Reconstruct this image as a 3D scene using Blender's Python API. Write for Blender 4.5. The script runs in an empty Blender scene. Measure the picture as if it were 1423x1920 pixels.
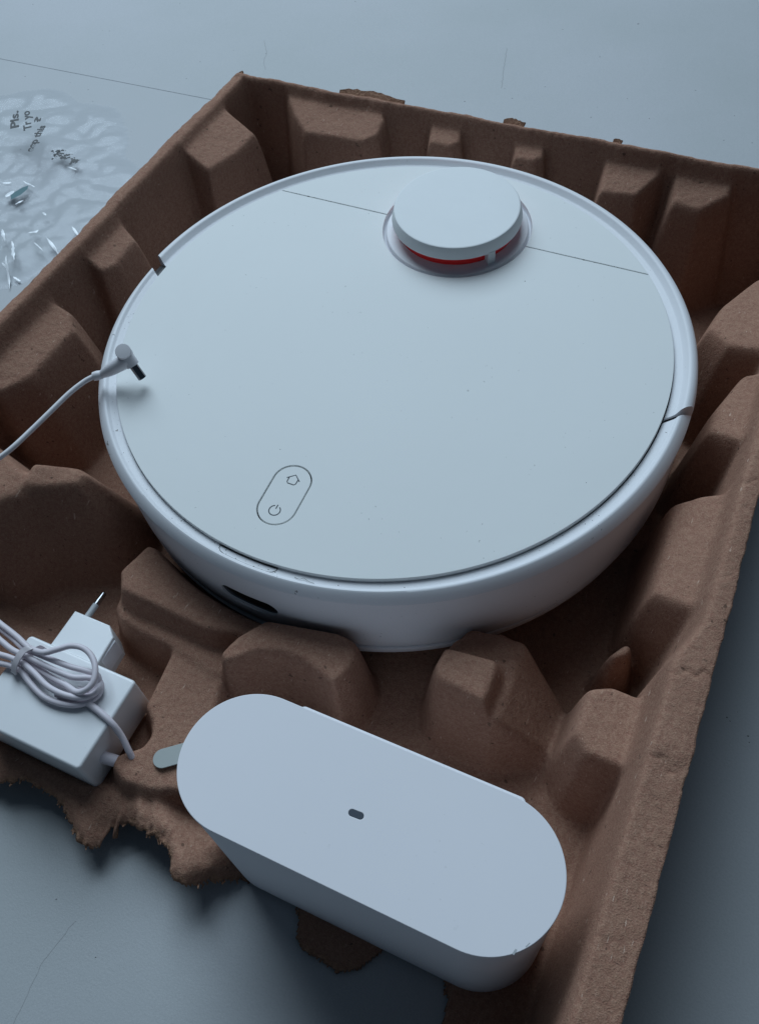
import bpy, bmesh, math, random
import numpy as np
from mathutils import Vector, Matrix, noise
random.seed(7)
S = 0.001                      # the script is written in millimetres
scene = bpy.context.scene
col = scene.collection

# ------------------------------------------------------------ camera
cam_d = bpy.data.cameras.new('camera'); cam = bpy.data.objects.new('camera', cam_d); col.objects.link(cam)
R = ((0.906935, 0.415623, -0.068748), (0.304009, -0.758685, -0.576173), (-0.291629, 0.501651, -0.814432))
m3 = Matrix(((R[0][0], -R[1][0], -R[2][0]), (R[0][1], -R[1][1], -R[2][1]), (R[0][2], -R[1][2], -R[2][2])))
cam.matrix_world = Matrix.Translation((0.17846, -0.343227, 0.465497)) @ m3.to_4x4()
cam_d.sensor_fit = 'VERTICAL'; cam_d.sensor_height = 24; cam_d.lens = 24 * 1619.79 / 1920
cam_d.clip_start = 0.01; cam_d.clip_end = 50
scene.camera = cam

# ------------------------------------------------------------ light
w = bpy.data.worlds.new('World'); scene.world = w; w.use_nodes = True
bg = w.node_tree.nodes['Background']; bg.inputs[0].default_value = (0.45, 0.70, 1.0, 1); bg.inputs[1].default_value = 0.05
def area(name, loc, target, size, sy, power, colr):
    d = bpy.data.lights.new(name, 'AREA'); d.shape = 'RECTANGLE'; d.size = size; d.size_y = sy; d.energy = power; d.color = colr
    o = bpy.data.objects.new(name, d); col.objects.link(o); o.location = loc
    o.rotation_euler = (Vector(target) - Vector(loc)).to_track_quat('-Z', 'Y').to_euler()
    return o
area('ceiling_lamp_back', (-0.25, 0.75, 2.2), (0, 0, 0), 0.9, 0.5, 6.0, (0.69, 0.86, 1.0))
area('ceiling_lamp_left', (-1.55, 1.95, 2.6), (0, 0, 0), 2.6, 2.1, 114.0, (0.69, 0.86, 1.0))
scene.view_settings.view_transform = 'Standard'; scene.view_settings.look = 'None'
scene.view_settings.exposure = 0.0; scene.view_settings.gamma = 1.0

# ------------------------------------------------------------ materials
def mat(name, color, rough=0.5, metal=0.0, spec=0.5, coat=0.0):
    m = bpy.data.materials.new(name); m.use_nodes = True
    b = m.node_tree.nodes['Principled BSDF']
    b.inputs['Base Color'].default_value = (*color, 1); b.inputs['Roughness'].default_value = rough
    b.inputs['Metallic'].default_value = metal; b.inputs['Specular IOR Level'].default_value = spec
    b.inputs['Coat Weight'].default_value = coat
    return m
def nd(m, t, **k):
    n = m.node_tree.nodes.new(t)
    for a, v in k.items(): setattr(n, a, v)
    return n
def lk(m, a, b): m.node_tree.links.new(a, b)
def noise_n(m, scale, detail=4, rough=0.5, src=None):
    n = nd(m, 'ShaderNodeTexNoise'); n.inputs['Scale'].default_value = scale
    n.inputs['Detail'].default_value = detail; n.inputs['Roughness'].default_value = rough
    if src is None:
        tc = nd(m, 'ShaderNodeTexCoord'); src = tc.outputs['Object']
    lk(m, src, n.inputs['Vector']); return n
def ramp(m, src, stops):
    r = nd(m, 'ShaderNodeValToRGB'); e = r.color_ramp.elements
    while len(e) < len(stops): e.new(0.5)
    for i, (p, c) in enumerate(stops):
        e[i].position = p; e[i].color = (*c, 1) if len(c) == 3 else c
    lk(m, src, r.inputs['Fac']); return r
def mixc(m, f, a, b, mode='MIX'):
    x = nd(m, 'ShaderNodeMix', data_type='RGBA', blend_type=mode)
    for s, v in ((x.inputs[0], f), (x.inputs[6], a), (x.inputs[7], b)):
        if hasattr(v, 'links'): lk(m, v, s)
        elif isinstance(v, (int, float)): s.default_value = v
        else: s.default_value = (*v, 1)
    return x.outputs[2]
def bump(m, h, strength, dist, prev=None):
    b = nd(m, 'ShaderNodeBump'); b.inputs['Strength'].default_value = strength; b.inputs['Distance'].default_value = dist
    lk(m, h, b.inputs['Height'])
    if prev is not None: lk(m, prev, b.inputs['Normal'])
    return b.outputs['Normal']
def P_(m): return m.node_tree.nodes['Principled BSDF']

def plastic(name, color, rough, grain=0.04, dirt=0.0, bmp=0.08):
    m = mat(name, color, rough)
    n = noise_n(m, 12, 5, 0.6)
    dk = tuple(c * (1 - grain) for c in color)
    c = mixc(m, ramp(m, n.outputs['Fac'], [(0.35, (0, 0, 0)), (0.65, (1, 1, 1))]).outputs['Color'], dk, color)
    if dirt:
        s = noise_n(m, 330, 2, 0.5); t = ramp(m, s.outputs['Fac'], [(0.715, (0, 0, 0)), (0.735, (1, 1, 1))])
        big = noise_n(m, 22, 2); tb = ramp(m, big.outputs['Fac'], [(0.52, (0, 0, 0)), (0.62, (1, 1, 1))])
        f = nd(m, 'ShaderNodeMath', operation='MULTIPLY'); lk(m, t.outputs['Color'], f.inputs[0]); lk(m, tb.outputs['Color'], f.inputs[1])
        f2 = nd(m, 'ShaderNodeMath', operation='MULTIPLY'); lk(m, f.outputs[0], f2.inputs[0]); f2.inputs[1].default_value = dirt
        c = mixc(m, f2.outputs[0], c, (0.12, 0.11, 0.10))
    lk(m, c, P_(m).inputs['Base Color'])
    r = noise_n(m, 25, 5, 0.7)
    rr = ramp(m, r.outputs['Fac'], [(0.3, (rough * .96,) * 3), (0.7, (min(1, rough * 1.04),) * 3)])
    lk(m, rr.outputs['Color'], P_(m).inputs['Roughness'])
    f = noise_n(m, 1400, 2)
    lk(m, bump(m, f.outputs['Fac'], bmp, 0.0001), P_(m).inputs['Normal'])
    return m

M = {}
M['plate'] = plastic('white_satin_plastic', (0.80, 0.815, 0.81), 0.7, 0.02, 0.35)
M['rim'] = plastic('white_rim_plastic', (0.79, 0.79, 0.82), 0.55, 0.04, 0.75)
M['dock'] = plastic('white_dock_plastic', (0.83, 0.82, 0.86), 0.7, 0.02, 0.1)
M['cable'] = plastic('white_cable_rubber', (0.74, 0.68, 0.73), 0.5, 0.06, 0.3)
M['adapter'] = plastic('white_gloss_plastic', (0.80, 0.81, 0.83), 0.22, 0.02, 0.15)
M['plug'] = plastic('white_plug_rubber', (0.80, 0.78, 0.81), 0.45, 0.03, 0.1)
M['tie'] = plastic('pale_tie_plastic', (0.68, 0.63, 0.66), 0.4)
M['dark'] = mat('dark_gap', (0.02, 0.02, 0.022), 0.7)
M['core'] = mat('gap_shade_plastic', (0.025, 0.025, 0.028), 0.6)  # near-black: shade inside gaps and notches put into the colour
M['icon'] = mat('icon_print', (0.03, 0.04, 0.055), 0.6)
M['black'] = mat('black_sensor_glass', (0.004, 0.004, 0.005), 0.25)
M['red'] = mat('red_plastic', (0.95, 0.02, 0.02), 0.35)
M['metal'] = mat('nickel_metal', (0.24, 0.24, 0.25), 0.1, 1.0)
M['sleeve'] = plastic('grey_sleeve_plastic', (0.45, 0.47, 0.49), 0.5)
M['light'] = mat('indicator_window', (0.03, 0.045, 0.07), 0.6)
M['tab'] = plastic('pale_grey_film', (0.36, 0.39, 0.38), 0.45)
M['lidar'] = plastic('matt_lidar_plastic', (0.79, 0.81, 0.82), 0.6, 0.06, 0.25, 0.25)
M['crack'] = mat('crack_dirt', (0.16, 0.16, 0.16), 0.8); M['hairline'] = mat('hairline_crack', (0.33, 0.34, 0.35), 0.8)
M['print'] = mat('bag_print', (0.012, 0.015, 0.02), 0.5)

def make_pulp():
    m = mat('moulded_pulp', (0.36, 0.19, 0.13), 0.92, 0, 0.15)
    n1 = noise_n(m, 14, 5, 0.6); n2 = noise_n(m, 420, 3, 0.6); n3 = noise_n(m, 1500, 2, 0.6)
    c = mixc(m, ramp(m, n1.outputs['Fac'], [(0.3, (0, 0, 0)), (0.7, (1, 1, 1))]).outputs['Color'], (0.33, 0.185, 0.128), (0.39, 0.225, 0.158))
    c = mixc(m, ramp(m, n2.outputs['Fac'], [(0.36, (0, 0, 0)), (0.62, (1, 1, 1))]).outputs['Color'], (0.30, 0.155, 0.11), c)
    c = mixc(m, ramp(m, n3.outputs['Fac'], [(0.52, (0, 0, 0)), (0.68, (0.36, 0.36, 0.36))]).outputs['Color'], c, (0.54, 0.35, 0.26))
    c = mixc(m, ramp(m, n3.outputs['Fac'], [(0.34, (0.36, 0.36, 0.36)), (0.46, (0, 0, 0))]).outputs['Color'], c, (0.20, 0.11, 0.075))
    # dark and pale fibres
    tc = nd(m, 'ShaderNodeTexCoord')
    for k, (sc, vec, colr, lo) in enumerate((((1, 6, 1), (0.3, 0.5, 1.1), (0.13, 0.08, 0.06), 0.70), ((5, 1, 1), (1.2, 0.1, 0.4), (0.60, 0.42, 0.33), 0.70))):
        mp = nd(m, 'ShaderNodeMapping'); mp.inputs['Rotation'].default_value = vec
        mp.inputs['Scale'].default_value = sc; lk(m, tc.outputs['Object'], mp.inputs['Vector'])
        f = noise_n(m, 160, 3, 0.5, mp.outputs['Vector'])
        c = mixc(m, ramp(m, f.outputs['Fac'], [(lo, (0, 0, 0)), (lo + 0.03, (0.8, 0.8, 0.8))]).outputs['Color'], c, colr)
    fl = noise_n(m, 260, 1, 0.3)
    c = mixc(m, ramp(m, fl.outputs['Fac'], [(0.765, (0, 0, 0)), (0.79, (0.7, 0.7, 0.7))]).outputs['Color'], c, (0.09, 0.055, 0.04))
    lk(m, c, P_(m).inputs['Base Color'])
    b1 = bump(m, n3.outputs['Fac'], 0.6, 0.0008); b2 = bump(m, n2.outputs['Fac'], 0.35, 0.0012, b1)
    n4 = noise_n(m, 70, 4, 0.6)
    lk(m, bump(m, n4.outputs['Fac'], 0.2, 0.002, b2), P_(m).inputs['Normal'])
    return m
M['pulp'] = make_pulp()
def make_torn():
    m = mat('torn_pulp_fibre', (0.40, 0.23, 0.15), 0.95, 0, 0.1)
    n = noise_n(m, 500, 4, 0.7)
    lk(m, ramp(m, n.outputs['Fac'], [(0.3, (0.24, 0.12, 0.08)), (0.7, (0.50, 0.30, 0.20))]).outputs['Color'], P_(m).inputs['Base Color'])
    lk(m, bump(m, n.outputs['Fac'], 0.8, 0.002), P_(m).inputs['Normal'])
    return m
M['torn'] = make_torn()
def make_table():
    m = mat('pale_laminate', (0.58, 0.60, 0.62), 0.55, 0, 0.35)
    n = noise_n(m, 3.5, 5, 0.55); n2 = noise_n(m, 900, 3, 0.7); n3 = noise_n(m, 45, 6, 0.75)
    c = mixc(m, ramp(m, n.outputs['Fac'], [(0.35, (0, 0, 0)), (0.65, (1, 1, 1))]).outputs['Color'], (0.42, 0.44, 0.45), (0.47, 0.48, 0.505))
    c = mixc(m, ramp(m, n2.outputs['Fac'], [(0.35, (0.35, 0.35, 0.35)), (0.6, (0, 0, 0))]).outputs['Color'], c, (0.34, 0.36, 0.375))
    c = mixc(m, ramp(m, n3.outputs['Fac'], [(0.60, (0, 0, 0)), (0.8, (0.3, 0.3, 0.3))]).outputs['Color'], c, (0.40, 0.41, 0.42))
    fl = noise_n(m, 210, 1, 0.3)
    c = mixc(m, ramp(m, fl.outputs['Fac'], [(0.80, (0, 0, 0)), (0.815, (0.7, 0.7, 0.7))]).outputs['Color'], c, (0.09, 0.09, 0.10))
    lk(m, c, P_(m).inputs['Base Color'])
    b1 = bump(m, n2.outputs['Fac'], 0.25, 0.0004)
    lk(m, bump(m, n3.outputs['Fac'], 0.15, 0.0015, b1), P_(m).inputs['Normal'])
    return m
M['table'] = make_table()
def make_film(name, opac, colr):
    m = bpy.data.materials.new(name); m.use_nodes = True; nt = m.node_tree
    b = P_(m); b.inputs['Base Color'].default_value = (*colr, 1); b.inputs['Roughness'].default_value = 0.2
    b.inputs['Coat Weight'].default_value = 1.0; b.inputs['Coat Roughness'].default_value = 0.08
    tr = nt.nodes.new('ShaderNodeBsdfTransparent'); gl = nt.nodes.new('ShaderNodeBsdfGlossy'); gl.inputs['Roughness'].default_value = 0.27
    mx = nt.nodes.new('ShaderNodeMixShader'); mx.inputs[0].default_value = opac
    tc = nd(m, 'ShaderNodeTexCoord'); n = noise_n(m, 90, 5, 0.6)
    lk(m, bump(m, n.outputs['Fac'], 0.4, 0.002), b.inputs['Normal']); lk(m, bump(m, n.outputs['Fac'], 0.4, 0.002), gl.inputs['Normal'])
    lk(m, tr.outputs[0], mx.inputs[1]); lk(m, b.outputs[0], mx.inputs[2])
    tr.inputs[0].default_value = (0.965, 0.97, 0.975, 1)
    mx2 = nt.nodes.new('ShaderNodeAddShader'); gl.inputs['Color'].default_value = (0.012, 0.012, 0.013, 1)
    lk(m, mx.outputs[0], mx2.inputs[0]); lk(m, gl.outputs[0], mx2.inputs[1])
    lk(m, mx2.outputs[0], nt.nodes['Material Output'].inputs['Surface'])
    return m
M['film'] = make_film('clear_film', 0.045, (0.74, 0.77, 0.82))
M['fold_glint'] = mat('film_highlight_white', (0.9, 0.92, 0.95), 0.25)  # bright white, paints the lamp highlights on the creased film
M['teal'] = mat('teal_print', (0.07, 0.16, 0.18), 0.5)

# ------------------------------------------------------------ object helpers
def tag(o, label=None, cat=None, kind=None, group=None):
    if label: o['label'] = label
    if cat: o['category'] = cat
    if kind: o['kind'] = kind
    if group: o['group'] = group
    return o
def empty(name, loc, label, cat):
    o = bpy.data.objects.new(name, None); col.objects.link(o); o.location = [v * S for v in loc]
    o.empty_display_size = 0.02
    return tag(o, label, cat)
def link(name, me, m, parent=None, smooth=True, angle=35):
    """mesh is in world millimetres; parts keep their world place under the parent"""
    if smooth:
        me.polygons.foreach_set('use_smooth', [True] * len(me.polygons))
        try: me.set_sharp_from_angle(angle=math.radians(angle))
        except Exception: pass
        for p in me.polygons:                      # large flat tops keep their own normal
            if abs(p.normal.z) > 0.9999: p.use_smooth = False
    o = bpy.data.objects.new(name, me); col.objects.link(o)
    if m and not me.materials: me.materials.append(m)
    if parent:
        o.parent = parent
        o.matrix_parent_inverse = Matrix.Identity(4)
    return o
def mesh_from(name, verts, faces, off=(0, 0, 0)):
    me = bpy.data.meshes.new(name)
    me.from_pydata([((x - off[0]) * S, (y - off[1]) * S, (z - off[2]) * S) for x, y, z in verts], [], faces)
    bm = bmesh.new(); bm.from_mesh(me); bmesh.ops.recalc_face_normals(bm, faces=bm.faces); bm.to_mesh(me); bm.free()
    return me
def slab_mesh(name, loops, z0, z1, bev, off=(0, 0, 0), res=3):
    """prism with holes and rounded edges from 2D outlines"""
    c = bpy.data.curves.new(name, 'CURVE'); c.dimensions = '2D'; c.fill_mode = 'BOTH'
    for lp in loops:
        s = c.splines.new('POLY'); s.points.add(len(lp) - 1)
        for i, (x, y) in enumerate(lp): s.points[i].co = ((x - off[0]) * S, (y - off[1]) * S, 0, 1)
        s.use_cyclic_u = True
    c.bevel_depth = bev * S; c.bevel_resolution = res; c.offset = -bev * S
    c.extrude = max(0.0, ((z1 - z0) / 2 - bev)) * S
    o = bpy.data.objects.new(name, c); col.objects.link(o)
    bpy.context.view_layer.update()
    me = bpy.data.meshes.new_from_object(o.evaluated_get(bpy.context.evaluated_depsgraph_get()))
    bpy.data.objects.remove(o); bpy.data.curves.remove(c)
    me.transform(Matrix.Translation((0, 0, ((z0 + z1) / 2 - off[2]) * S)))
    me.materials.clear(); me.name = name
    bm = bmesh.new(); bm.from_mesh(me); bmesh.ops.remove_doubles(bm, verts=bm.verts, dist=1e-6)
    bmesh.ops.recalc_face_normals(bm, faces=bm.faces); bm.to_mesh(me); bm.free()
    return me
def arc(cx, cy, r, a0, a1, n):
    return [(cx + r * math.cos(math.radians(a0 + (a1 - a0) * i / n)), cy + r * math.sin(math.radians(a0 + (a1 - a0) * i / n))) for i in range(n + 1)]
def stadium(x0, y0, x1, y1, r, n=32):
    a = math.degrees(math.atan2(y1 - y0, x1 - x0))
    return arc(x1, y1, r, a - 90, a + 90, n) + arc(x0, y0, r, a + 90, a + 270, n)
def rrect(x0, y0, x1, y1, r, n=6):
    return (arc(x1 - r, y1 - r, r, 0, 90, n) + arc(x0 + r, y1 - r, r, 90, 180, n) + arc(x0 + r, y0 + r, r, 180, 270, n) + arc(x1 - r, y0 + r, r, 270, 360, n))
def lathe_mesh(name, prof, cx=0, cy=0, a0=0, a1=360, n=256, closed=False, sx=1, sy=1, off=(0, 0, 0), sh0=0, sh1=0, wf=None):
    full = abs(a1 - a0) >= 359.9
    vs, fs = [], []; k = len(prof); cnt = n if full else n + 1
    for i in range(cnt):
        ad_ = a0 + (a1 - a0) * i / n; w0 = max(0, 1 - (ad_ - a0) / 14); w1 = max(0, 1 - (a1 - ad_) / 14)
        for (r, h) in prof:
            r = 166 + (r - 166) * wf(ad_) if (wf and r > 166) else r
            a = math.radians(ad_ + (sh0 * w0 + sh1 * w1) * (r - 166))
            vs.append((cx + r * sx * math.cos(a), cy + r * sy * math.sin(a), h))
    for i in range(n):
        j = (i + 1) % cnt
        for p in range(k if closed else k - 1):
            q = (p + 1) % k; fs.append((i * k + p, j * k + p, j * k + q, i * k + q))
    if closed and not full:
        fs.append(tuple(range(k))); fs.append(tuple(n * k + p for p in reversed(range(k))))
    return mesh_from(name, vs, fs, off)
def smooth_path(pts, sub=10):
    out = []; P = [Vector(p) for p in pts]; P = [P[0] * 2 - P[1]] + P + [P[-1] * 2 - P[-2]]
    for i in range(1, len(P) - 2):
        for s in range(sub):
            t = s / sub; a, b, c_, d = P[i - 1], P[i], P[i + 1], P[i + 2]
            out.append(0.5 * ((2 * b) + (c_ - a) * t + (2 * a - 5 * b + 4 * c_ - d) * t * t + (3 * b - a - 3 * c_ + d) * t ** 3))
    out.append(P[-2]); return out
def tube_mesh(name, pts, rad, n=14, sub=10, off=(0, 0, 0), flat=1.0, caps=True):
    ps = smooth_path(pts, sub) if sub > 1 else [Vector(p) for p in pts]
    rads = rad if isinstance(rad, (list, tuple)) else None
    vs, fs = [], []; up = Vector((0, 0, 1)); prev = None
    for i, p in enumerate(ps):
        t = (ps[min(i + 1, len(ps) - 1)] - ps[max(i - 1, 0)]).normalized()
        if prev is None:
            s = t.cross(up)
            if s.length < 1e-3: s = Vector((1, 0, 0))
        else: s = prev - t * prev.dot(t)
        s.normalize(); prev = s; u = s.cross(t)
        if rads: 
            f = i / (len(ps) - 1) * (len(rads) - 1); a = int(min(f, len(rads) - 2)); r = rads[a] + (rads[a + 1] - rads[a]) * (f - a)
        else: r = rad
        for k in range(n):
            an = 2 * math.pi * k / n; vs.append(tuple(p + s * r * math.cos(an) + u * r * flat * math.sin(an)))
    for i in range(len(ps) - 1):
        for k in range(n): fs.append((i * n + k, i * n + (k + 1) % n, (i + 1) * n + (k + 1) % n, (i + 1) * n + k))
    if caps: fs.append(tuple(range(n))); fs.append(tuple((len(ps) - 1) * n + k for k in range(n)))
    return mesh_from(name, vs, fs, off)
def ribbon_mesh(name, pts, wd, z, thick=0.12, cyc=False, off=(0, 0, 0)):
    P = [Vector((x, y)) for x, y in pts]; n = len(P); vs, fs = [], []
    for i in range(n):
        a = P[(i - 1) % n] if (cyc or i > 0) else P[i]; b = P[(i + 1) % n] if (cyc or i < n - 1) else P[i]
        t = (b - a).normalized(); s = Vector((-t.y, t.x)) * wd / 2
        zz = z if not callable(z) else z(P[i])
        for q in (P[i] + s, P[i] - s): vs += [(q.x, q.y, zz), (q.x, q.y, zz - thick)]
    for i in range(n if cyc else n - 1):
        a, b = i * 4, ((i + 1) % n) * 4
        fs += [(a, a + 2, b + 2, b), (a, b, b + 1, a + 1), (a + 2, a + 3, b + 3, b + 2), (a + 1, b + 1, b + 3, a + 3)]
    return mesh_from(name, vs, fs, off)
def join_meshes(name, mes):
    bm = bmesh.new()
    for me in mes: bm.from_mesh(me)
    out = bpy.data.meshes.new(name); bm.to_mesh(out); bm.free(); return out
def apply_bool(me, cutter):
    a = bpy.data.objects.new('a', me); b = bpy.data.objects.new('b', cutter); col.objects.link(a); col.objects.link(b)
    md = a.modifiers.new('b', 'BOOLEAN'); md.operation = 'DIFFERENCE'; md.object = b; md.solver = 'EXACT'
    bpy.context.view_layer.update()
    out = bpy.data.meshes.new_from_object(a.evaluated_get(bpy.context.evaluated_depsgraph_get()))
    bpy.data.objects.remove(a); bpy.data.objects.remove(b); return out

# ------------------------------------------------------------ table
SEAM_Y = 350
tbl = bpy.data.objects.new('table', None); col.objects.link(tbl); tag(tbl, 'pale grey-white laminate table top under everything', None, 'structure')
for (y0, y1) in ((-1300, SEAM_Y - 0.3), (SEAM_Y + 0.3, 1900)):
    nm = 'panel'
    me = slab_mesh(nm, [rrect(-1700, y0, 1700, y1, 3)], -30, 0 if y0 < 0 else -0.4, 0.8)
    link(nm, me, M['table'], tbl)
link('seam_filler', mesh_from('seam_filler', [(-1700, SEAM_Y - 0.29, -0.9), (1700, SEAM_Y - 0.29, -0.9), (1700, SEAM_Y + 0.29, -0.9), (-1700, SEAM_Y + 0.29, -0.9)], [(0, 1, 2, 3)]), M['hairline'], tbl)
def wig(pts, amp, seed):
    r = random.Random(seed); out = []
    for (a, b) in zip(pts[:-1], pts[1:]):
        L = math.hypot(b[0] - a[0], b[1] - a[1]); k = max(2, int(L / 3))
        for i in range(k): out.append((a[0] + (b[0] - a[0]) * i / k + r.uniform(-amp, amp), a[1] + (b[1] - a[1]) * i / k + r.uniform(-amp, amp)))
    return out + [pts[-1]]
for k, (pts, wd) in enumerate((([(-371, 474), (-354, 449), (-350, 435), (-339, 419)], 0.6), ([(-112, 534), (-104, 505), (-91, 459)], 0.7),
                               ([(-26, -345), (-28, -356), (-30, -369), (-28, -378), (-26, -395)], 0.32))):
    link('crack', ribbon_mesh('crack', wig(pts, 0.5, k), wd, 0.06 if pts[0][1] < 300 else -0.34, 0.05), M['hairline'], tbl)

# ------------------------------------------------------------ moulded pulp tray (height field)
X0, X1, Y0, Y1 = -242.0, 222.5, -345.0, 233.0
G = 1.0
xs = np.arange(X0, X1 + 0.01, G); ys = np.arange(Y0, Y1 + 0.01, G)
X, Y = np.meshgrid(xs, ys)
def smax(a, b, k=3.0): 
    h = np.clip(0.5 + 0.5 * (a - b) / k, 0, 1); return b * (1 - h) + a * h + k * h * (1 - h)
def smin(a, b, k=3.0): return -smax(-a, -b, k)
def sstep(a, b, v):
    t = np.clip((v - a) / float(b - a), 0, 1); return t * t * (3 - 2 * t)
def inset(poly):
    """signed distance to a polygon (negative inside)"""
    P = [np.array(p, float) for p in poly]; n = len(P)
    dist = np.full(X.shape, 1e9); ins = np.zeros(X.shape, bool)
    for i in range(n):
        a, b = P[i], P[(i + 1) % n]; d = b - a; L = np.hypot(*d); d = d / L
        t = np.clip((X - a[0]) * d[0] + (Y - a[1]) * d[1], 0, L)
        dist = np.minimum(dist, np.hypot(X - a[0] - t * d[0], Y - a[1] - t * d[1]))
        if a[1] != b[1]:
            c_ = ((a[1] > Y) != (b[1] > Y)) & (X < (b[0] - a[0]) * (Y - a[1]) / (b[1] - a[1]) + a[0])
            ins ^= c_
    return np.where(ins, -dist, dist)
def block(poly, z, slope=4.0, gx=0, gy=0, rnd=7.0):
    d = inset(poly); cx = np.mean([p[0] for p in poly]); cy = np.mean([p[1] for p in poly])
    top = z + gx * (X - cx) + gy * (Y - cy)
    # walls fall away from the top's edge; rounded shoulder
    return smin(top, z + (gx * (X - cx) + gy * (Y - cy)) - slope * (d), rnd)
# walls
wl = X - X0; wr = X1 - X; wb = Y1 - Y
def wall(d, lip, slope=8.0, zrim=108):
    return smin(np.full(d.shape, float(zrim)), zrim - (d - lip) * slope, 6)
H = np.full(X.shape, 5.0)
# deep well under the robot
H = smax(H, wall(wl, 12, 7), 5); H = smax(H, wall(wb, 6.5, 8), 5); H = smax(H, wall(wr, 11 + 8 * sstep(-120, -150, Y), 8 + 8 * sstep(-140, -170, Y)), 5)
# outer edge of the rim turns down a little
for d in (wl, wr, wb): H = H - 3.0 * np.clip(1 - d / 4.0, 0, 1) ** 2
# left wall bulges
H = smax(H, block([(-234, 194), (-234, 130), (-203, 121), (-196, 150), (-195, 180)], 97, 8, gx=-0.30), 3)
H = smax(H, block([(-236, 48), (-236, 2), (-214, -3), (-209, 8), (-211, 36)], 96, 8, gx=-0.35), 3)
H = smax(H, block([(-240, -38), (-214, -40), (-203, -52), (-203, -98), (-212, -118), (-240, -120)], 92, 6, gx=-0.32), 3)
# big lower-left spur reaching to the robot
H = smax(H, block([(-245, -138), (-190, -150), (-158, -160), (-158, -172), (-176, -196), (-245, -215)], 84, 3.6, gx=-0.12), 4)
H = smax(H, block([(-165, -150), (-139, -142), (-131, -144), (-131, -153), (-160, -168)], 80, 3.0, gx=-0.05), 4)
# back wall bulges
H = smax(H, block([(-199, 232), (-112, 232), (-102, 220), (-101, 203), (-110, 194), (-160, 192), (-176, 206)], 97, 9, gy=0.25), 3)
H = smax(H, block([(-70, 232), (-43, 232), (-38, 214), (-44, 207), (-62, 207)], 97, 9, gy=0.25), 3)
H = smax(H, block([(-3, 232), (22, 232), (26, 216), (20, 210), (4, 210)], 96, 9, gy=0.25), 3)
H = smax(H, block([(66, 232), (106, 232), (110, 222), (98, 200), (72, 197)], 94, 9, gy=0.30), 3)
H = smax(H, block([(116, 232), (158, 232), (158, 216), (142, 201), (122, 203)], 93, 7, gy=0.4), 3)
# right wall bulges
H = smax(H, block([(215, 165), (190, 150), (176, 124), (172, 100), (186, 84), (215, 78)], 84, 4.5, gx=0.35), 3)
H = smax(H, block([(215, 62), (199, 58), (190, 30), (190, 12), (215, 0)], 88, 6.0, gx=0.5), 3)
H = smax(H, block([(215, -32), (197, -32), (184, -36), (186, -60), (188, -98), (215, -112)], 82, 6.0, gx=0.75), 3)
H = smax(H, block([(215, -152), (184, -150), (174, -155), (174, -180), (182, -188), (215, -190)], 69, 7.0, gx=0.1), 3)
H = smax(H, block([(188, -115), (184, -115), (178, -125), (181, -127), (188, -123)], 50, 8), 2)
# blocks in front of the robot
B1 = block([(7, -180), (46, -172), (56, -173), (61, -180), (61, -192), (57, -201), (48, -198), (36, -195), (23, -195), (12, -200), (5, -208), (-1, -213), (-6, -208), (-3, -196)], 63, 9, gy=-0.05)
H = smax(H, B1, 3)
H = smax(H, block([(103, -150), (124, -136), (133, -140), (137, -150), (133, -160), (108, -162)], 55, 4.0, gx=-0.1), 3)
H = smax(H, block([(101, -160), (128, -157), (131, -162), (131, -182), (104, -179), (100, -172)], 66, 7.5), 3)
wedge = np.minimum(block([(112, -144), (136, -136), (168, -150), (168, -176), (136, -184), (112, -178)], 54 - 1.25 * 2, 6, gx=-1.25), 53)
H = smax(H, wedge, 4)
H = smax(H, block([(140, -150), (176, -158), (172, -180), (145, -172)], 20, 3.0), 6)
# curved ledge hugging the robot, step below it, shelf
rr = np.hypot(X, Y); th = np.degrees(np.arctan2(Y, X))
ledge = smin(np.full(X.shape, 53.0), 53 - 5 * (179 - rr), 4)
ledge = np.where(Y < -150, smin(np.full(X.shape, 53.0), 53 - 5 * (179.5 - rr), 4), 0)
ledge = smin(ledge, 53 - 5.5 * inset([(-91, -182), (-86, -160), (4, -160), (4, -190), (-9, -192), (-25, -196), (-55, -194), (-83, -193)]), 4)
H = smax(H, ledge, 3)
H = smax(H, block([(-90, -190), (-3, -190), (-6, -206), (-12, -212), (-42, -207), (-67, -206), (-81, -204), (-89, -198)], 38, 5.0, rnd=4), 3)
H = smax(H, block([(-46, -190), (-5, -190), (-7, -216), (-2, -230), (10, -242), (19, -255), (21, -272), (0, -274), (-12, -279), (-28, -281), (-37, -277), (-41, -272), (-36, -267), (-29, -261), (-28, -254), (-32, -248), (-40, -242), (-42, -224), (-44, -206)], 35.5, 5, gy=0.015, rnd=3.5), 3)
# the dock stands in its own pocket
pk = inset([(20, -228), (150, -200), (230, -200), (230, -345), (46, -330), (30, -290), (16, -262)])
H = smin(H, 5 + 14.0 * np.maximum(pk, 0), 4)
H = smax(H, wall(wr, 11 + 8 * sstep(-120, -150, Y), 8 + 8 * sstep(-140, -170, Y)), 5)
# recess under the adapter and the raised front strip
H = smax(H, block([(-260, -200), (-60, -240), (0, -240), (14, -330), (-260, -330)], 15, 1.5), 6)
H = smax(H, block([(-260, -290), (-60, -290), (-26, -276), (30, -285), (20, -340), (-260, -340)], 22, 1.2), 6)
H = smax(H, block([(-24, -276), (-14, -275), (24, -300), (26, -318), (8, -318), (-16, -292)], 29, 2.0), 5)
# groove pressed where the strip meets the shelf
H = H - 7 * np.exp(-(((X + 29) / 6) ** 2 + ((Y + 303) / 9) ** 2))
H = H - 3.0 * np.exp(-((X + 12 + 0.5 * (Y + 285)) / 2.0) ** 2) * sstep(-310, -295, Y) * (1 - sstep(-285, -275, Y))
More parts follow.
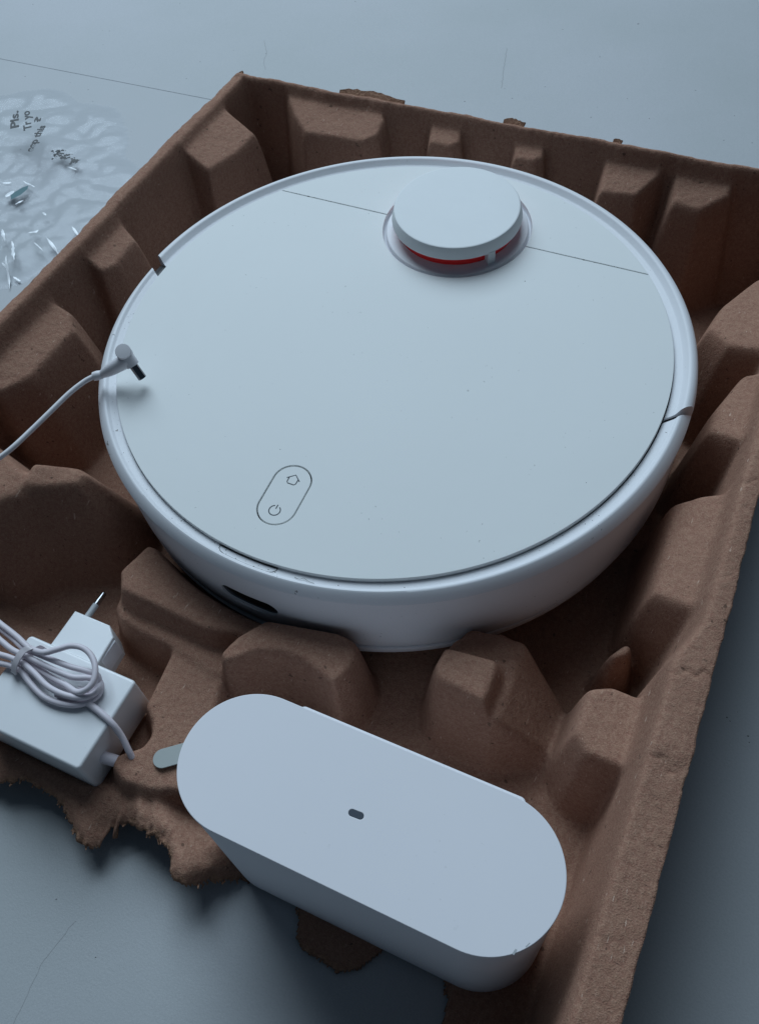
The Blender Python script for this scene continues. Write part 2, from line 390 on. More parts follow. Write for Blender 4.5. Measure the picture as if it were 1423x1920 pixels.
# low-frequency irregularity of moulded pulp
rng = np.random.RandomState(3)
def vnoise(sc, seed):
    r = np.random.RandomState(seed); gx = int((X1 - X0) / sc) + 4; gy = int((Y1 - Y0) / sc) + 4
    g = r.rand(gy, gx); fx = (X - X0) / sc; fy = (Y - Y0) / sc; ix = fx.astype(int); iy = fy.astype(int)
    tx = fx - ix; ty = fy - iy; tx = tx * tx * (3 - 2 * tx); ty = ty * ty * (3 - 2 * ty)
    return (g[iy, ix] * (1 - tx) + g[iy, ix + 1] * tx) * (1 - ty) + (g[iy + 1, ix] * (1 - tx) + g[iy + 1, ix + 1] * tx) * ty - 0.5
def blur(a, s):
    k = np.exp(-0.5 * (np.arange(-int(3 * s), int(3 * s) + 1) / s) ** 2); k /= k.sum(); r = len(k) // 2
    a = np.pad(a, r, mode='edge')
    a = np.apply_along_axis(lambda v: np.convolve(v, k, 'valid'), 0, a)
    return np.apply_along_axis(lambda v: np.convolve(v, k, 'valid'), 1, a)
H = blur(H, 1.5 / G)
H = H + 1.2 * vnoise(38, 1) + 0.5 * vnoise(13, 2) + 0.3 * vnoise(5, 4) + 0.32 * vnoise(2.2, 5)
# creases across the right rim
for (yc, sl, dp) in ((-151, 0.35, 1.0), (-38, 0.3, 0.9), (-196, -0.6, 0.7), (-98, 0.2, 0.6)):
    H = H - dp * np.exp(-((Y - yc - sl * (X - 214) - 1.5 * np.sin(X * 0.9)) / 0.8) ** 2) * sstep(203, 208, X)
H = np.maximum(H, 3.2)
# plan outline: slight waviness of the outer edge, torn front edge
wob = 1.2 * vnoise(30, 8) + 0.9 * vnoise(8, 9) + 0.5 * vnoise(3, 12)
XX = X + np.clip(1 - (X - X0) / 14, 0, 1) * wob * 1.5 + np.clip(1 - (X1 - X) / 14, 0, 1) * wob * 1.1
YY = Y + np.clip(1 - (Y1 - Y) / 14, 0, 1) * wob * 1.5
tx = [-260, -150, -110, -98, -87, -77, -59, -50, -44, -40, -33, -28, -26.5, -28, -24, -21, -14, -6, 2, 8, 12, 15, 18, 25, 29, 32, 46, 60, 74, 78, 81, 87, 98, 105, 111, 116, 119, 125, 140, 152, 158, 162, 170, 180, 260]
ty = [-300, -303, -305, -306, -300, -299, -302, -307, -311, -313, -313, -311, -306, -300, -297, -295, -296, -297, -297, -299, -302, -307, -309, -310, -307, -301, -293, -290, -291, -299, -307, -310, -310, -312, -309, -306, -302, -288, -288, -291, -300, -322, -345, -360, -360]
order = np.argsort(tx); tearY = np.interp(xs, np.array(tx)[order], np.array(ty)[order])
r5 = np.random.RandomState(11)
tearY = tearY + np.interp(xs, np.arange(X0, X1 + 6, 5), r5.uniform(-0.8, 0.8, len(np.arange(X0, X1 + 6, 5)))) + np.interp(xs, np.arange(X0, X1 + 3, 2), r5.uniform(-0.8, 0.8, len(np.arange(X0, X1 + 3, 2))))
keep = Y >= tearY[None, :]
# rows near the tear are slid onto it, so the edge is not stepped
first = keep.argmax(axis=0)
for i in range(len(xs)):
    j = first[i]
    if tearY[i] > Y0 + 1: YY[j, i] = max(YY[j, i] - 0.999, tearY[i])
# the torn lip droops and frays
dt = Y - tearY[None, :]; TY = np.broadcast_to(tearY[None, :], Y.shape)
H = H - 5.0 * np.clip(1 - dt / 9.0, 0, 1) ** 2 + 2.6 * vnoise(3, 21) * np.clip(1 - dt / 7.0, 0, 1) + 2.2 * vnoise(9, 22) * np.clip(1 - dt / 14.0, 0, 1)
H = np.maximum(H, 2.6)
ny, nx = X.shape
idx = -np.ones(X.shape, int); idx[keep] = np.arange(keep.sum())
V = np.stack([XX[keep], YY[keep], H[keep]], 1) * S
q = keep[:-1, :-1] & keep[1:, :-1] & keep[:-1, 1:] & keep[1:, 1:]
F = np.stack([idx[:-1, :-1][q], idx[:-1, 1:][q], idx[1:, 1:][q], idx[1:, :-1][q]], 1)
TO = np.array([-10, -30, 0.0]) * S
me = bpy.data.meshes.new('shell')
me.vertices.add(len(V)); me.vertices.foreach_set('co', (V - TO).astype(np.float32).ravel())
me.loops.add(F.size); me.loops.foreach_set('vertex_index', F.astype(np.int32).ravel())
me.polygons.add(len(F)); me.polygons.foreach_set('loop_start', np.arange(0, F.size, 4, dtype=np.int32))
me.update(calc_edges=True); me.validate()
me.polygons.foreach_set('use_smooth', [True] * len(F))
me.materials.append(M['pulp']); me.materials.append(M['torn'])
edge = ((dt + 2.5 * vnoise(4, 31)) < 1.8)[:-1, :-1][q] & (TY < Y0 + 60)[:-1, :-1][q] & (TY > Y0)[:-1, :-1][q]
me.polygons.foreach_set('material_index', edge.astype(np.int32))
tray = empty('pulp_tray', (-10, -30, 0), 'brown moulded pulp packing tray with ribbed walls and a torn front edge', 'packing tray')
shell = link('shell', me, None, tray, smooth=False)
sd = shell.modifiers.new('thickness', 'SOLIDIFY'); sd.thickness = 0.0024; sd.offset = -1; sd.material_offset_rim = 1
def Hat(x, y): return float(H[int(round((y - Y0) / G)), int(round((x - X0) / G))])
# ragged flaps on the outer edge of the back rim, frayed fibres on the tear
def flap(cx0, cx1, y, z, hgt, seed):
    r = random.Random(seed); n = 16; vs = []; fs = []
    for i in range(n + 1):
        t = i / n; x = cx0 + (cx1 - cx0) * t; up = hgt * (math.sin(math.pi * min(1, t * 1.15)) ** 0.6 if t < .87 else 0.3) * r.uniform(0.7, 1.15) + 0.6
        vs += [(x, y - 1.2, z - 1.5), (x, y + 1.6, z - 1.2), (x + r.uniform(-.5, .5), y + 1.8 + up, z + up * 0.35), (x, y + 0.8 + up, z + up * 0.35 + 1.0)]
    for i in range(n):
        a, b = i * 4, (i + 1) * 4
        for k in range(4): fs.append((a + k, a + (k + 1) % 4, b + (k + 1) % 4, b + k))
    fs += [(0, 1, 2, 3), (n * 4 + 3, n * 4 + 2, n * 4 + 1, n * 4)]
    return mesh_from('torn_flap', vs, fs, (-10, -30, 0))
for k, (a, b, hh) in enumerate(((-147, -92, 3.6), (-12, 4, 2.2), (70, 76, 1.0), (-238, -233, 3))):
    link('torn_flap', flap(a, b, 232 if k < 3 else 229, 106.5, hh, 40 + k), M['torn'], tray)
def fray():
    mes = []; r = random.Random(5)
    vs, fs = [], []
    for i in range(70):
        k = r.randrange(0, len(xs)); x = xs[k]
        if x > 158: continue
        y = tearY[k]
        z = max(3.5, Hat(x, y + 2)) - r.uniform(0.2, 2.2)
        L = r.uniform(0.6, 1.9); a = -math.pi / 2 + r.uniform(-1.1, 1.1); wd = r.uniform(0.25, 0.9)
        dx, dy = math.cos(a) * L, math.sin(a) * L; px, py = -math.sin(a) * wd, math.cos(a) * wd; b = len(vs)
        z2 = z + r.uniform(-1.2, 0.6)
        vs += [(x - px, y + 1 - py, z), (x + px, y + 1 + py, z), (x + dx + px * .4, y + dy + py * .4, z2), (x + dx - px * .4, y + dy - py * .4, z2),
               (x - px, y + 1 - py, z - .5), (x + px, y + 1 + py, z - .5), (x + dx + px * .4, y + dy + py * .4, z2 - .3), (x + dx - px * .4, y + dy - py * .4, z2 - .3)]
        fs += [(b, b + 1, b + 2, b + 3), (b + 7, b + 6, b + 5, b + 4), (b, b + 4, b + 5, b + 1), (b + 1, b + 5, b + 6, b + 2), (b + 2, b + 6, b + 7, b + 3), (b + 3, b + 7, b + 4, b)]
    o = link('torn_fibre', mesh_from('torn_fibre', vs, fs, (-10, -30, 0)), M['torn'], tray, smooth=False); o['kind'] = 'stuff'
fray()

# ------------------------------------------------------------ robot vacuum (local frame: z = 0 at the lid surface)
robot = empty('robot_vacuum', (0, 0, 102), 'large round white robot vacuum cleaner lying in the brown pulp tray', 'robot vacuum')
robot.rotation_euler = Matrix(((9.99974420e-01, 0, 7.15258495e-03), (2.66304088e-04, 9.99306654e-01, -3.72309141e-02), (-7.14762573e-03, 3.72318665e-02, 9.99281091e-01))).to_euler()
LC = (1.0, 107.5)   # turret centre
RP = 165.5
def seam_angle(y, r): return math.degrees(math.asin(y / r))
ys_ = 103.6
sa = seam_angle(ys_ - 0.35, RP); ha = seam_angle(ys_ - 0.35 - LC[1], 49.0)
pod = stadium(-5.3, -134, -5.7, -116.3, 11.05, 28)
front = arc(0, 0, RP, 180 - sa, 360 + sa, 220) + arc(*LC, 49.0, ha, -180 - ha, 80)
link('top_lid', slab_mesh('top_lid', [front, pod], -4, 0, 0.35), M['plate'], robot)
sb = seam_angle(ys_ + 0.35, RP); hb = seam_angle(ys_ + 0.35 - LC[1], 49.0)
rear = arc(0, 0, RP, sb, 180 - sb, 90) + arc(*LC, 49.0, 180 - hb, hb, 80)
link('rear_cover', slab_mesh('rear_cover', [rear], -4, -0.05, 0.3), M['plate'], robot)
link('button', slab_mesh('button', [stadium(-5.3, -134, -5.7, -116.3, 10.35, 28)], -4, -0.1, 0.3), M['plate'], robot)
# icons
def icon(name, paths, wd, z):
    return link(name, join_meshes(name, [ribbon_mesh(name, p, wd, z, 0.1, c) for p, c in paths]), M['icon'], robot, smooth=False)
icon('power_icon', [(arc(-5.7, -136.0, 3.1, 112, 112 + 306, 40), False), ([(-5.6, -134.9), (-5.6, -132.2)], False)], 0.62, -0.04)
hx, hy = -5.7, -114.8
icon('home_icon', [([(hx - 3.9, hy + 0.1), (hx, hy + 3.4), (hx + 3.9, hy + 0.1)], False),
                   ([(hx - 2.7, hy + 1.0), (hx - 2.6, hy - 2.0), (hx - 1.9, hy - 2.9), (hx + 1.9, hy - 2.9), (hx + 2.6, hy - 2.0), (hx + 2.7, hy + 1.0)], False)], 0.62, -0.04)
# body
body = [(0, -5.5), (165.0, -5.5), (165.8, -12), (172.6, -20), (172.8, -58), (169, -68), (160, -74), (0, -74)]
link('body', lathe_mesh('body', body, n=200), M['core'], robot)
link('chassis', lathe_mesh('chassis', [(150, -76), (170, -74), (174.6, -68), (175.6, -62), (175.6, -61), (165, -61), (150, -70)], n=200, closed=True), M['rim'], robot)
# rear half of the rim
prof = [(166.1, -13), (166.1, -3.2), (166.5, -2.8), (169.6, -2.7), (170.6, -2.2), (172.4, 0.1), (173.4, 0.6), (174.6, 0.55), (176.4, -0.6), (177.7, -2.8), (178.2, -6), (178.0, -14), (177.6, -40), (175, -57), (172.6, -57), (172.6, -15), (171, -13)]
rear_rim = lathe_mesh('rear_rim', prof, a0=-0.7, a1=176.8, n=300, closed=True, sh0=0.34, sh1=-0.17, wf=lambda a: 1.13)
link('rear_rim', rear_rim, M['rim'], robot, angle=40)
# front bumper
bp = [(166.1, -10), (166.1, -3.1), (166.5, -2.7), (170.0, -2.5), (170.7, -2.1), (171.4, -1.2), (172.2, -0.9), (173.2, -1.3), (176.6, -5.6), (177.0, -6.6), (176.7, -7.6), (176.0, -8.4), (176.1, -30), (176.0, -50), (175.5, -57), (174.4, -60.5), (170.5, -60.5), (170.5, -12)]
bump_me = lathe_mesh('bumper', bp, a0=180.3, a1=358.1, n=300, closed=True, sx=1.0, sy=0.996, sh0=-0.22, sh1=0.34, wf=lambda a: 1.0 + 0.22 * abs(math.cos(math.radians(a))) ** 1.5)
sl_a = math.radians(-92.6)
def capsule_cutter(L, hgt, depth, r0, zc, tilt=0):
    o2 = stadium(-(L - hgt) / 2, 0, (L - hgt) / 2, 0, hgt / 2, 16); n = len(o2); vs = []
    ex = Vector((-math.sin(sl_a), math.cos(sl_a), 0)); er = Vector((math.cos(sl_a), math.sin(sl_a), 0)); ez = Vector((0, 0, 1))
    for k, rr_ in enumerate((r0, r0 + depth)):
        g = 1.0 if k == 0 else 1.0 + tilt
        for (u, v) in o2: vs.append(tuple(er * rr_ + ex * u * g + ez * (zc + v * g)))
    fs = [tuple(range(n)), tuple(range(2 * n - 1, n - 1, -1))] + [(i, (i + 1) % n, n + (i + 1) % n, n + i) for i in range(n)]
    return mesh_from('cutter', vs, fs)
try:
    bm2 = apply_bool(bump_me, capsule_cutter(36, 13, 20, 165, -35.5))
    bm3 = apply_bool(bm2, capsule_cutter(38, 13.5, 8, 174.9, -37.5, 0.5))
    if len(bm3.polygons) > 1000: bump_me = bm3
except Exception as e: print('bool failed', e)
bump_me.materials.clear()
link('bumper', bump_me, M['rim'], robot, angle=40)
link('sensor_window', lathe_mesh('sensor_window', [(170.3, -26), (174.3, -26), (174.3, -45), (170.3, -45)], a0=-105, a1=-81, n=30, closed=True), M['black'], robot)
for a_ in ((175.6, 180.6), (-2.2, 2.6)):  # dark blocks added so both rim notches look like shaded recesses
    link('notch_shade_block', lathe_mesh('notch_shade_block', [(165, -4.6), (171, -4.6), (176.2, -7), (177.2, -11), (177.4, -55), (165, -55)], a0=a_[0], a1=a_[1], n=12, closed=True), M['core'], robot)
# finger latch in the ring between lid and bumper
lat = [(167.0 + 0, -98.0), (168.4, -97.9), (169.6, -97.3), (170.2, -96.4)] ; lat2 = [(170.2, -87.3), (169.6, -86.7), (168.2, -86.1), (166.3, -86.0)]
path = [(r, a) for r, a in lat] + [(170.2, -96.4 + i * 0.5) for i in range(1, 18)] + lat2
link('latch_outline', ribbon_mesh('latch_outline', [(r * math.cos(math.radians(a)), r * .996 * math.sin(math.radians(a))) for r, a in path], 0.36, -2.42, 0.1), M['crack'], robot)
link('latch_gap', ribbon_mesh('latch_gap', arc(0, 0, 166.0, -98.2, -86, 30), 0.4, -2.2, 0.8), M['dark'], robot)
# laser turret
sp = [(49.4, -0.5), (48.4, -3.6), (46.9, -4.4), (46.8, -1.4), (46.2, -0.7), (45.2, -0.5), (38.8, 1.2), (36.8, 1.4), (36.5, -4), (0, -4)]
link('turret_well', lathe_mesh('turret_well', sp, *LC, n=120), M['rim'], robot)
tur = bpy.data.objects.new('laser_turret', None); col.objects.link(tur); tur.parent = robot
link('cap', lathe_mesh('cap', [(0, 16.2), (39.8, 16.2), (40.5, 16.0), (40.9, 15.4), (42.4, 8.9), (42.3, 8.2), (41.8, 7.9), (34, 7.9), (0, 7.9)], *LC, n=128), M['lidar'], tur)
link('red_band', lathe_mesh('red_band', [(38.6, -3), (38.6, 7.9), (33, 7.9), (33, -3)], *LC, n=100), M['red'], tur)
link('shadow_drum', lathe_mesh('shadow_drum', [(30, -3), (30, 7.0)], *LC, n=60), M['dark'], tur)
for a in (-37.5, 193, 82):
    ca, sa_ = math.cos(math.radians(a)), math.sin(math.radians(a)); o2 = []
    for (r_, wd) in ((42.6, 2.6), (38.0, 2.6)):
        for s_ in (-1, 1): o2.append((LC[0] + r_ * ca - s_ * wd * sa_, LC[1] + r_ * sa_ + s_ * wd * ca))
    o2 = [o2[0], o2[1], o2[3], o2[2]]
    link('post', slab_mesh('post', [o2], -1.0, 8.6, 0.3), M['lidar'], tur)
# side brush lip under the bumper on the left, small scratches and hair on the lid
link('hair', tube_mesh('hair', [(22, -167.0, -2.2), (25, -167.2, -1.9), (27, -165.9, -1.8), (30, -166.6, -1.9), (33, -166.4, -2.2)], 0.10, 5), M['crack'], robot)
def specks(name, pts, parent, z, off=(0, 0, 0), seed=0):
    r = random.Random(seed); mes = []
    for (x, y, s) in pts:
        zz = z if not callable(z) else z(x, y)
        lp = [(x + s * r.uniform(.5, 1.1) * math.cos(k * 1.05) * 1.4, y + s * r.uniform(.5, 1.1) * math.sin(k * 1.05)) for k in range(6)]
        mes.append(mesh_from(name, [(a, b, zz) for a, b in lp] + [(x, y, zz + s * .4)], [(k, (k + 1) % 6, 6) for k in range(6)], off))
    o = link(name, join_meshes(name, mes), M['crack'], parent, smooth=False); o['kind'] = 'stuff'; return o
r9 = random.Random(4); sp_ = []
for i in range(46):
    a = math.radians(r9.uniform(185, 345)); r_ = r9.uniform(167, 170.2); sp_.append((r_ * math.cos(a), r_ * .996 * math.sin(a), r9.uniform(.12, .32)))
for i in range(16): a = math.radians(r9.uniform(-98, -86)); r_ = r9.uniform(168.6, 170.2); sp_.append((r_ * math.cos(a), r_ * .996 * math.sin(a), r9.uniform(.15, .34)))
specks('dust_speck', sp_, robot, -2.5, seed=1)
sp_ = [(r9.uniform(-120, 125), 103.6 + r9.uniform(-.4, .4), r9.uniform(.1, .3)) for i in range(90)] + [(-108, 103.6, .7), (88, 103.4, .7)]
sp_ += [(60, 73, .45), (-60, 100.2, .3), (-22, -99, .3), (140, -60, .3)] + [(r9.uniform(-140, 140), r9.uniform(-130, 90), r9.uniform(.08, .2)) for i in range(40)]
specks('dust_speck', [p for p in sp_ if math.hypot(p[0] - LC[0], p[1] - LC[1]) > 51], robot, 0.0, seed=2)

# pixel of the cable close-up -> point at height z (used only to place the coil on the adapter)
CAM = np.array([0.17846, -0.343227, 0.465497]) * 1000; RM = np.array(R)
def at(px, py, z):
    d = RM.T @ np.array([px - 711.5, py - 960.0, 1619.79]); t = (z - CAM[2]) / d[2]; p = CAM + t * d
    return (float(p[0]), float(p[1]), float(z))

# ------------------------------------------------------------ charging dock
DO = (107, -263, 2.5)
dock = empty('charging_dock', DO, 'white stadium-shaped charging dock standing on end in the front of the tray', 'charging dock')
def dock_outline(r, x0=54, x1=160, yc=-263): return stadium(x0, yc, x1, yc, r, 48)
link('housing', slab_mesh('housing', [dock_outline(30.6)], 3.2, 108.6, 0.8, DO), M['dock'], dock)
link('top_face', slab_mesh('top_face', [dock_outline(31.0), stadium(103.1, -264.5, 106.8, -264.3, 1.4, 12)], 107.2, 110.0, 0.35, DO), M['dock'], dock)
link('indicator_light', slab_mesh('indicator_light', [stadium(103.1, -264.5, 106.8, -264.3, 1.36, 12)], 108.2, 109.9, 0.1, DO), M['light'], dock)
link('back_plate', slab_mesh('back_plate', [rrect(62, -236, 166, -230.6, 2.5)], 5, 108.2, 0.6, DO), M['dock'], dock)
link('scuff_mark', join_meshes('s', [ribbon_mesh('s', wig([at(962, 1790, 110)[:2], at(968, 1780, 110)[:2]], .25, 3), 0.8, 110.03, 0.02, False, DO), ribbon_mesh('s', wig([at(986, 1775, 110)[:2], at(993, 1768, 110)[:2]], .2, 4), 0.4, 110.03, 0.02, False, DO)]), M['sleeve'], dock)

# ------------------------------------------------------------ power adapter with its coiled cable
AO = (-80, -260, 20)
ad = empty('power_adapter', AO, 'white wall plug power adapter with tied coiled cable in the left front recess', 'power adapter')
link('housing', slab_mesh('housing', [rrect(-116, -287, -44.5, -235, 2.5)], 19, 50, 1.5, AO, 5), M['adapter'], ad)
link('plug_head', slab_mesh('plug_head', [[(-104, -237), (-104, -211.5), (-80, -211.5), (-73.5, -217), (-72, -237)]], 24, 46, 0.9, AO), M['adapter'], ad)
link('clip', slab_mesh('clip', [rrect(-75.5, -231.5, -72.2, -217.5, 1)], 30, 44, 0.5, AO), M['dock'], ad)
link('prong_sleeve', tube_mesh('prong_sleeve', [(-100, -213, 38), (-100, -201, 38)], 1.9, 16, 1, AO), M['sleeve'], ad)
link('prong_tip', tube_mesh('prong_tip', [(-100, -202, 38), (-100, -193.2, 38), (-100, -192.2, 38)], [1.7, 1.7, 1.0], 16, 1, AO), M['metal'], ad)
link('strain_relief', tube_mesh('strain_relief', [(-48, -274.5, 35), (-40, -273.0, 33), (-31, -271.0, 27)], [3.4, 3.2, 3.0], 18, 6, AO), M['cable'], ad)

def cr(x, y, z): return at(x / 5.27, 1140 + y / 5.27, z)
strands = [
 [(-90, 90, 56), (40, 180, 57), (180, 290, 58), (290, 390, 60), (430, 440, 63), (560, 412, 64), (700, 375, 64), (820, 395, 64), (905, 470, 63.5), (945, 590, 63), (925, 730, 62), (850, 810, 60.5), (760, 830, 58), (650, 760, 56), (520, 690, 55), (380, 600, 55), (240, 520, 55)],
 [(-90, 150, 53), (20, 215, 54), (130, 300, 55), (240, 395, 57), (380, 455, 58), (540, 520, 58.5), (700, 580, 58.5), (850, 620, 58), (960, 660, 57), (975, 740, 55), (900, 820, 53.5), (780, 800, 53)],
 [(-90, 240, 57), (10, 320, 57), (130, 415, 57.5), (290, 490, 58.5), (430, 560, 58.5), (580, 630, 58), (730, 685, 57.5), (880, 690, 57.5), (985, 720, 55), (1000, 800, 54), (930, 870, 53), (820, 860, 52.6)],
 [(-90, 420, 55), (0, 458, 55.5), (110, 490, 56), (225, 540, 57), (340, 640, 57), (470, 770, 56.5), (620, 850, 56.5), (780, 885, 56.5), (900, 865, 56), (985, 780, 55), (970, 690, 54)],
 [(-90, 520, 52.6), (0, 545, 53), (110, 570, 53.5), (205, 612, 54), (300, 740, 53.5), (430, 870, 53), (590, 940, 53), (760, 958, 53), (900, 915, 53), (985, 840, 52.8), (1000, 740, 52.6)],
 [(560, 850, 52), (720, 900, 52), (860, 935, 52.4), (980, 1020, 52.5), (1100, 1130, 50.5), (1200, 1260, 44), (1270, 1400, 38), (1310, 1480, 34)],
]
for i in range(5):                    # the bundle turns round again outside the picture
    x0_, y0_, z0_ = strands[i][0]
    strands[i] = [(-520 + 10 * i, 330 - 12 * i, 52 + i), (-400, 120 + 90 * i, 53), (-240, (y0_ + 60 + 80 * i) / 1.6, 54)] + strands[i]
for i, st in enumerate(strands):
    link('cable_loop' if i < 5 else 'cable_tail', tube_mesh('cable', [cr(*p) for p in st], 1.62 if i < 5 else 1.75, 14, 10, AO), M['cable'], ad)
def tie():
    pts = [(330, 395, 61), (300, 392, 63), (240, 420, 62.5), (190, 480, 61.5), (150, 560, 59), (140, 640, 55), (160, 620, 51.5), (240, 520, 51), (340, 430, 54), (420, 385, 58.5), (460, 392, 60)]
    ps = smooth_path([cr(*p) for p in pts], 8); vs, fs = [], []
    ax = (Vector(cr(330, 500, 58)) - Vector(cr(150, 380, 58))).normalized()
    for i, p in enumerate(ps):
        t = (ps[min(i + 1, len(ps) - 1)] - ps[max(0, i - 1)]).normalized(); nn = t.cross(ax).normalized()
        for (a, b) in ((1.9, .3), (-1.9, .3), (-1.9, -.3), (1.9, -.3)): vs.append(tuple(p + ax * a + nn * b))
    for i in range(len(ps) - 1):
        for k in range(4): fs.append((i * 4 + k, i * 4 + (k + 1) % 4, i * 4 + 4 + (k + 1) % 4, i * 4 + 4 + k))
    fs += [(0, 1, 2, 3), tuple(len(vs) - 1 - k for k in range(4))]
    link('cable_tie', mesh_from('cable_tie', vs, fs, AO), M['tie'], ad)
tie()

# ------------------------------------------------------------ barrel plug lying over the robot's left rim
PO = (-135, -85, 104)
pl = empty('barrel_plug', PO, 'white angled barrel plug with metal tip lying over the left rim of the robot vacuum', 'cable plug')
def ptube(name, pts, rad, m, n=20, sub=6): return link(name, tube_mesh(name, pts, rad, n, sub, PO), m, pl)
tip = Vector(at(267, 708, 106)); hd = Vector(at(233, 661, 121)); ax = (tip - hd).normalized(); L = (tip - hd).length
e1 = hd + ax * (L * 0.50)
ptube('head', [tuple(hd + ax * 2.6), tuple(hd + ax * 3.0), tuple(e1)], [3.5, 3.9, 4.0, 4.0, 3.9], M['plug'], 28, 3)
cv = (Vector(tuple(float(v) for v in CAM)) - hd).normalized(); cv = (cv * 0.8 - ax * 0.35).normalized()
ptube('end_cap', [tuple(hd - cv * 4.5), tuple(hd + cv * 2.2), tuple(hd + cv * 2.7), tuple(hd + cv * 2.75)], [4.5, 4.6, 4.4, 4.0], M['plug'], 30, 1)
ptube('barrel', [tuple(e1 - ax * 0.5), tuple(tip - ax * 0.5), tuple(tip)], [2.6, 2.6, 2.6, 2.4], M['metal'], 28, 3)
ptube('barrel_bore', [tuple(tip - ax * 0.3), tuple(tip + ax * 0.06)], [1.1, 1.1], M['dark'], 16, 1)
c0 = Vector(at(192, 702, 107.5)); mid = hd + ax * 4.6
ptube('grip', [tuple(mid), tuple(mid.lerp(c0, 0.35)), tuple(mid.lerp(c0, 0.75)), tuple(c0)], [4.3, 4.3, 4.0, 3.3, 2.4], M['plug'], 22, 6)
c1 = Vector(at(176, 706, 107))
ptube('collar', [tuple(c0), tuple(c0.lerp(c1, .5)), tuple(c1)], [2.5, 2.9, 2.6], M['plug'], 20, 3)
ptube('cable', [tuple(c1), at(158, 716, 106), at(130, 738, 104.5), at(95, 772, 102.5), at(60, 806, 100.5), at(20, 843, 99), at(-25, 876, 96), at(-80, 915, 93), at(-170, 965, 86), at(-260, 1030, 60)], 1.55, M['plug'], 14, 8)

# ------------------------------------------------------------ rounded tab beside the dock
tb = link('rounded_tab', slab_mesh('rounded_tab', [stadium(-14, -262.5, 6, -246, 5.2, 16)], 36.6, 37.4, 0.25), M['tab'])
tag(tb, 'pale grey round-ended flat tab poking out beside the left end of the dock', 'plastic tab')

# ------------------------------------------------------------ clear plastic bag
bag = empty('plastic_bag', (-460, 140, 0), 'crumpled clear plastic bag with black warning print, left of the tray on the table', 'plastic bag')
BO = (-460, 140, 0)
def bag_h(x, y):
    v = noise.voronoi(Vector((x * 0.014, y * 0.022, 2.2)))[0]; v2 = noise.voronoi(Vector((x * 0.045, y * 0.03, 7.1)))[0]
    return 0.7 * max(0.0, 5 + 26 * (v[1] - v[0]) * 0.5 + 6 * (v2[1] - v2[0]) + 9 * noise.noise(Vector((x * .009, y * .009, 1))))
def bag_edge(x, y):
    cx, cy = -520, 130; ang = math.atan2(y - cy, x - cx)
    rr_ = 168 + 14 * abs(math.sin(ang * 2.5 + 1)) + 16 * noise.noise(Vector((math.cos(ang) * 4, math.sin(ang) * 4, 1)))
    return rr_ - math.hypot((x - cx) / 1.0, (y - cy) / 1.0)
vs, fs, ix = [], [], {}
st_ = 2.6; rb = random.Random(8)
for i in range(148):
    for j in range(148):
        x = -710 + i * st_ + rb.uniform(-.5, .5); y = -60 + j * st_ + rb.uniform(-.5, .5); e = bag_edge(x, y)
        if e < -2: continue
        k = min(1, max(0, e / 25)) ; k = k * k * (3 - 2 * k)
        ix[i, j] = len(vs); vs.append((x, y, 0.6 + (bag_h(x, y) + 0) * k * 0.9))
for (i, j) in ix:
    if (i + 1, j) in ix and (i, j + 1) in ix and (i + 1, j + 1) in ix:
        a, b, c_, d_ = ix[i, j], ix[i + 1, j], ix[i + 1, j + 1], ix[i, j + 1]
        fs += [(a, b, c_), (a, c_, d_)] if rb.random() < .5 else [(a, b, d_), (b, c_, d_)]
link('film', mesh_from('film', vs, fs, BO), M['film'], bag, angle=75)
def bag_z(x, y):
    e = bag_edge(x, y); k = min(1, max(0, e / 25)); k = k * k * (3 - 2 * k); return 0.6 + bag_h(x, y) * k * 0.9
def bag_text(s, p0, p1, hgt):
    c = bpy.data.curves.new('t', 'FONT'); c.body = s; c.size = 0.01; c.extrude = 0.0001; c.offset = 0.0003
    o = bpy.data.objects.new('t', c); col.objects.link(o); bpy.context.view_layer.update()
    me = bpy.data.meshes.new_from_object(o.evaluated_get(bpy.context.evaluated_depsgraph_get())); bpy.data.objects.remove(o)
    a, b = Vector(at(*p0, 24)), Vector(at(*p1, 24)); L = (b - a).length * S
    wd_ = max(v.co.x for v in me.vertices)
    me.transform(Matrix.Translation(((a.x - BO[0]) * S, (a.y - BO[1]) * S, 0)) @ Matrix.Rotation(math.atan2(b.y - a.y, b.x - a.x), 4, 'Z') @ Matrix.Diagonal((L / wd_, hgt * S / 0.007, 1, 1)))
    for v in me.vertices:
        x, y = v.co.x / S + BO[0], v.co.y / S + BO[1]; v.co.z = v.co.z + (24 + 0.2 * max(-6, min(6, bag_z(x, y) - 12))) * S
    me.materials.clear(); link('printed_word', me, M['print'], bag, smooth=False)
bag_text('Pls.', (35, 237), (34, 205), 8.0)
bag_text('Tr yo', (59, 240), (55, 205), 7.5)
bag_text('eep this', (60, 282), (86, 234), 7.0)
bag_text('?', (74, 228), (78, 216), 6.0)
def fold_glint(p0, p1, wd, k):  # flat white ribbon along a crease, a painted specular streak
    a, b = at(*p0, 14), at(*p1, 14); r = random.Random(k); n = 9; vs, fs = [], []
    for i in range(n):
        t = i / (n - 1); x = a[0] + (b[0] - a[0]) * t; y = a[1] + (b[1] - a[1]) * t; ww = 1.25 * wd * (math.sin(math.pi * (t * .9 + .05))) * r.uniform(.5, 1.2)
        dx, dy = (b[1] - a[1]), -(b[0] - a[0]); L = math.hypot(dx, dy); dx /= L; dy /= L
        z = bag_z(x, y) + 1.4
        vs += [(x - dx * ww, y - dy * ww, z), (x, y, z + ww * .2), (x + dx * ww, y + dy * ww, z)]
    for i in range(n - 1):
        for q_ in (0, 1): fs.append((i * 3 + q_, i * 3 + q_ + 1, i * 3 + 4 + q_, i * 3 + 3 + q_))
    return mesh_from('fold_glint', vs, fs, BO)
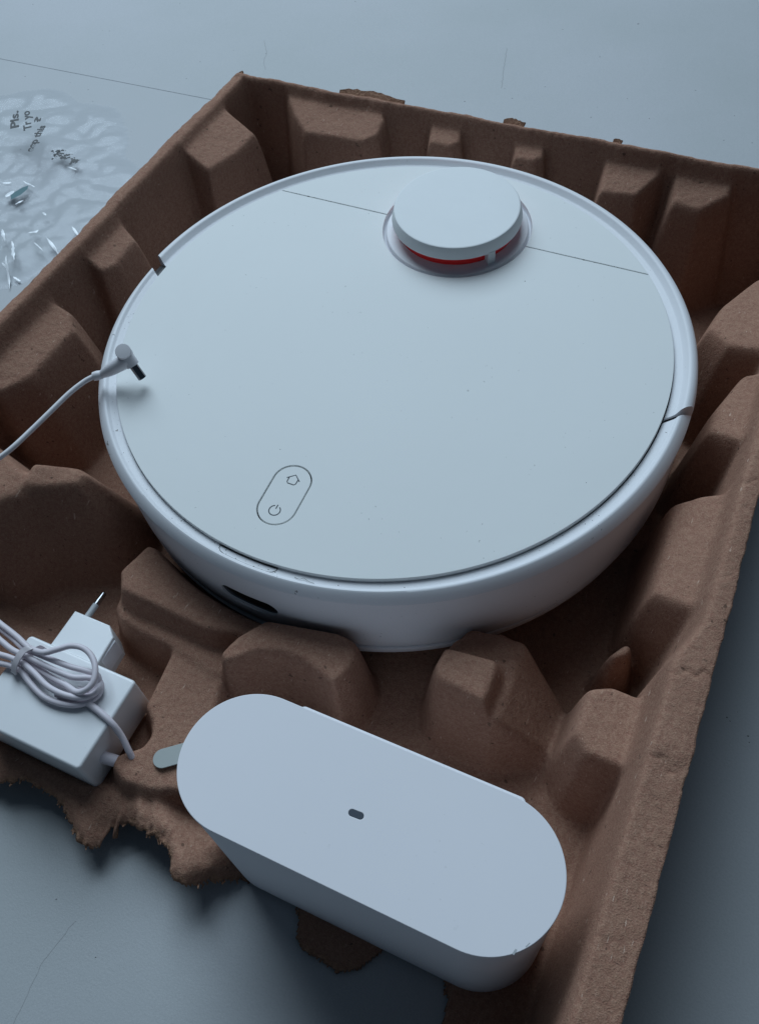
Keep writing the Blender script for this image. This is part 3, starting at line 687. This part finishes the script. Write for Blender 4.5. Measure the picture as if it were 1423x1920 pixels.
fold_glints = [((0, 331), (16, 329), 1.2), ((5, 356), (19, 341), 2.6), ((22, 368), (38, 360), 1.0), ((38, 325), (60, 337), .9), ((48, 426), (66, 417), 1.6), ((82, 432), (104, 460), 1.1), ((74, 383), (81, 390), 1.2),
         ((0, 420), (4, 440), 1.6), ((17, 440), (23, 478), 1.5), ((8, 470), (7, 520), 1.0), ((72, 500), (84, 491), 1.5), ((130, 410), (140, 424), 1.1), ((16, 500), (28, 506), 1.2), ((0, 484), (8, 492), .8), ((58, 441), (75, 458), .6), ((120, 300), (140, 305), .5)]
for k, (a, b, w_) in enumerate(fold_glints): link('crease_highlight', fold_glint(a, b, w_, k), M['fold_glint'], bag)
def blot(px, py, n, sx, sy, seed):
    r = random.Random(seed); mes = []
    for i in range(n):
        x, y, z = at(px + r.gauss(0, sx), py + r.gauss(0, sy), 16); s_ = r.uniform(.5, 2.0); z = bag_z(x, y) + 1.6
        lp = [(x + s_ * r.uniform(.4, 1.3) * math.cos(k * .9), y + s_ * r.uniform(.4, 1.3) * math.sin(k * .9)) for k in range(7)]
        mes.append(mesh_from('b', [(a, b, z) for a, b in lp] + [(a, b, z - .2) for a, b in lp], [tuple(range(7)), tuple(range(13, 6, -1))] + [(k, (k + 1) % 7, 7 + (k + 1) % 7, 7 + k) for k in range(7)], BO))
    o = link('crumpled_print', join_meshes('crumpled_print', mes), M['print'], bag, smooth=False); o['kind'] = 'stuff'
blot(108, 274, 46, 8, 4, 1); blot(133, 287, 30, 5, 3, 2)

# loose dirt on the table right of the tray
sp_ = [(at(1362, 1345, 0), .5), (at(1368, 1352, 0), .35), (at(1402, 1380, 0), .6), (at(1404, 1392, 0), .4), (at(1382, 1335, 0), .25), (at(1408, 1088, 0), .3), (at(175, 190, 0), .5), (at(180, 1795, 0), .35)]
o = specks('dirt_speck', [(p[0], p[1], s_) for p, s_ in sp_], tbl, 0.05, seed=6)

o = link('teal_patch', mesh_from('teal_patch', [(lambda p: (p[0], p[1], bag_z(p[0], p[1]) + 1.6))(at(a, b, 14)) for a, b in ((14, 352), (22, 344), (36, 337), (48, 334), (46, 341), (34, 352), (22, 359), (15, 360))], [tuple(range(8))], BO), M['teal'], bag)
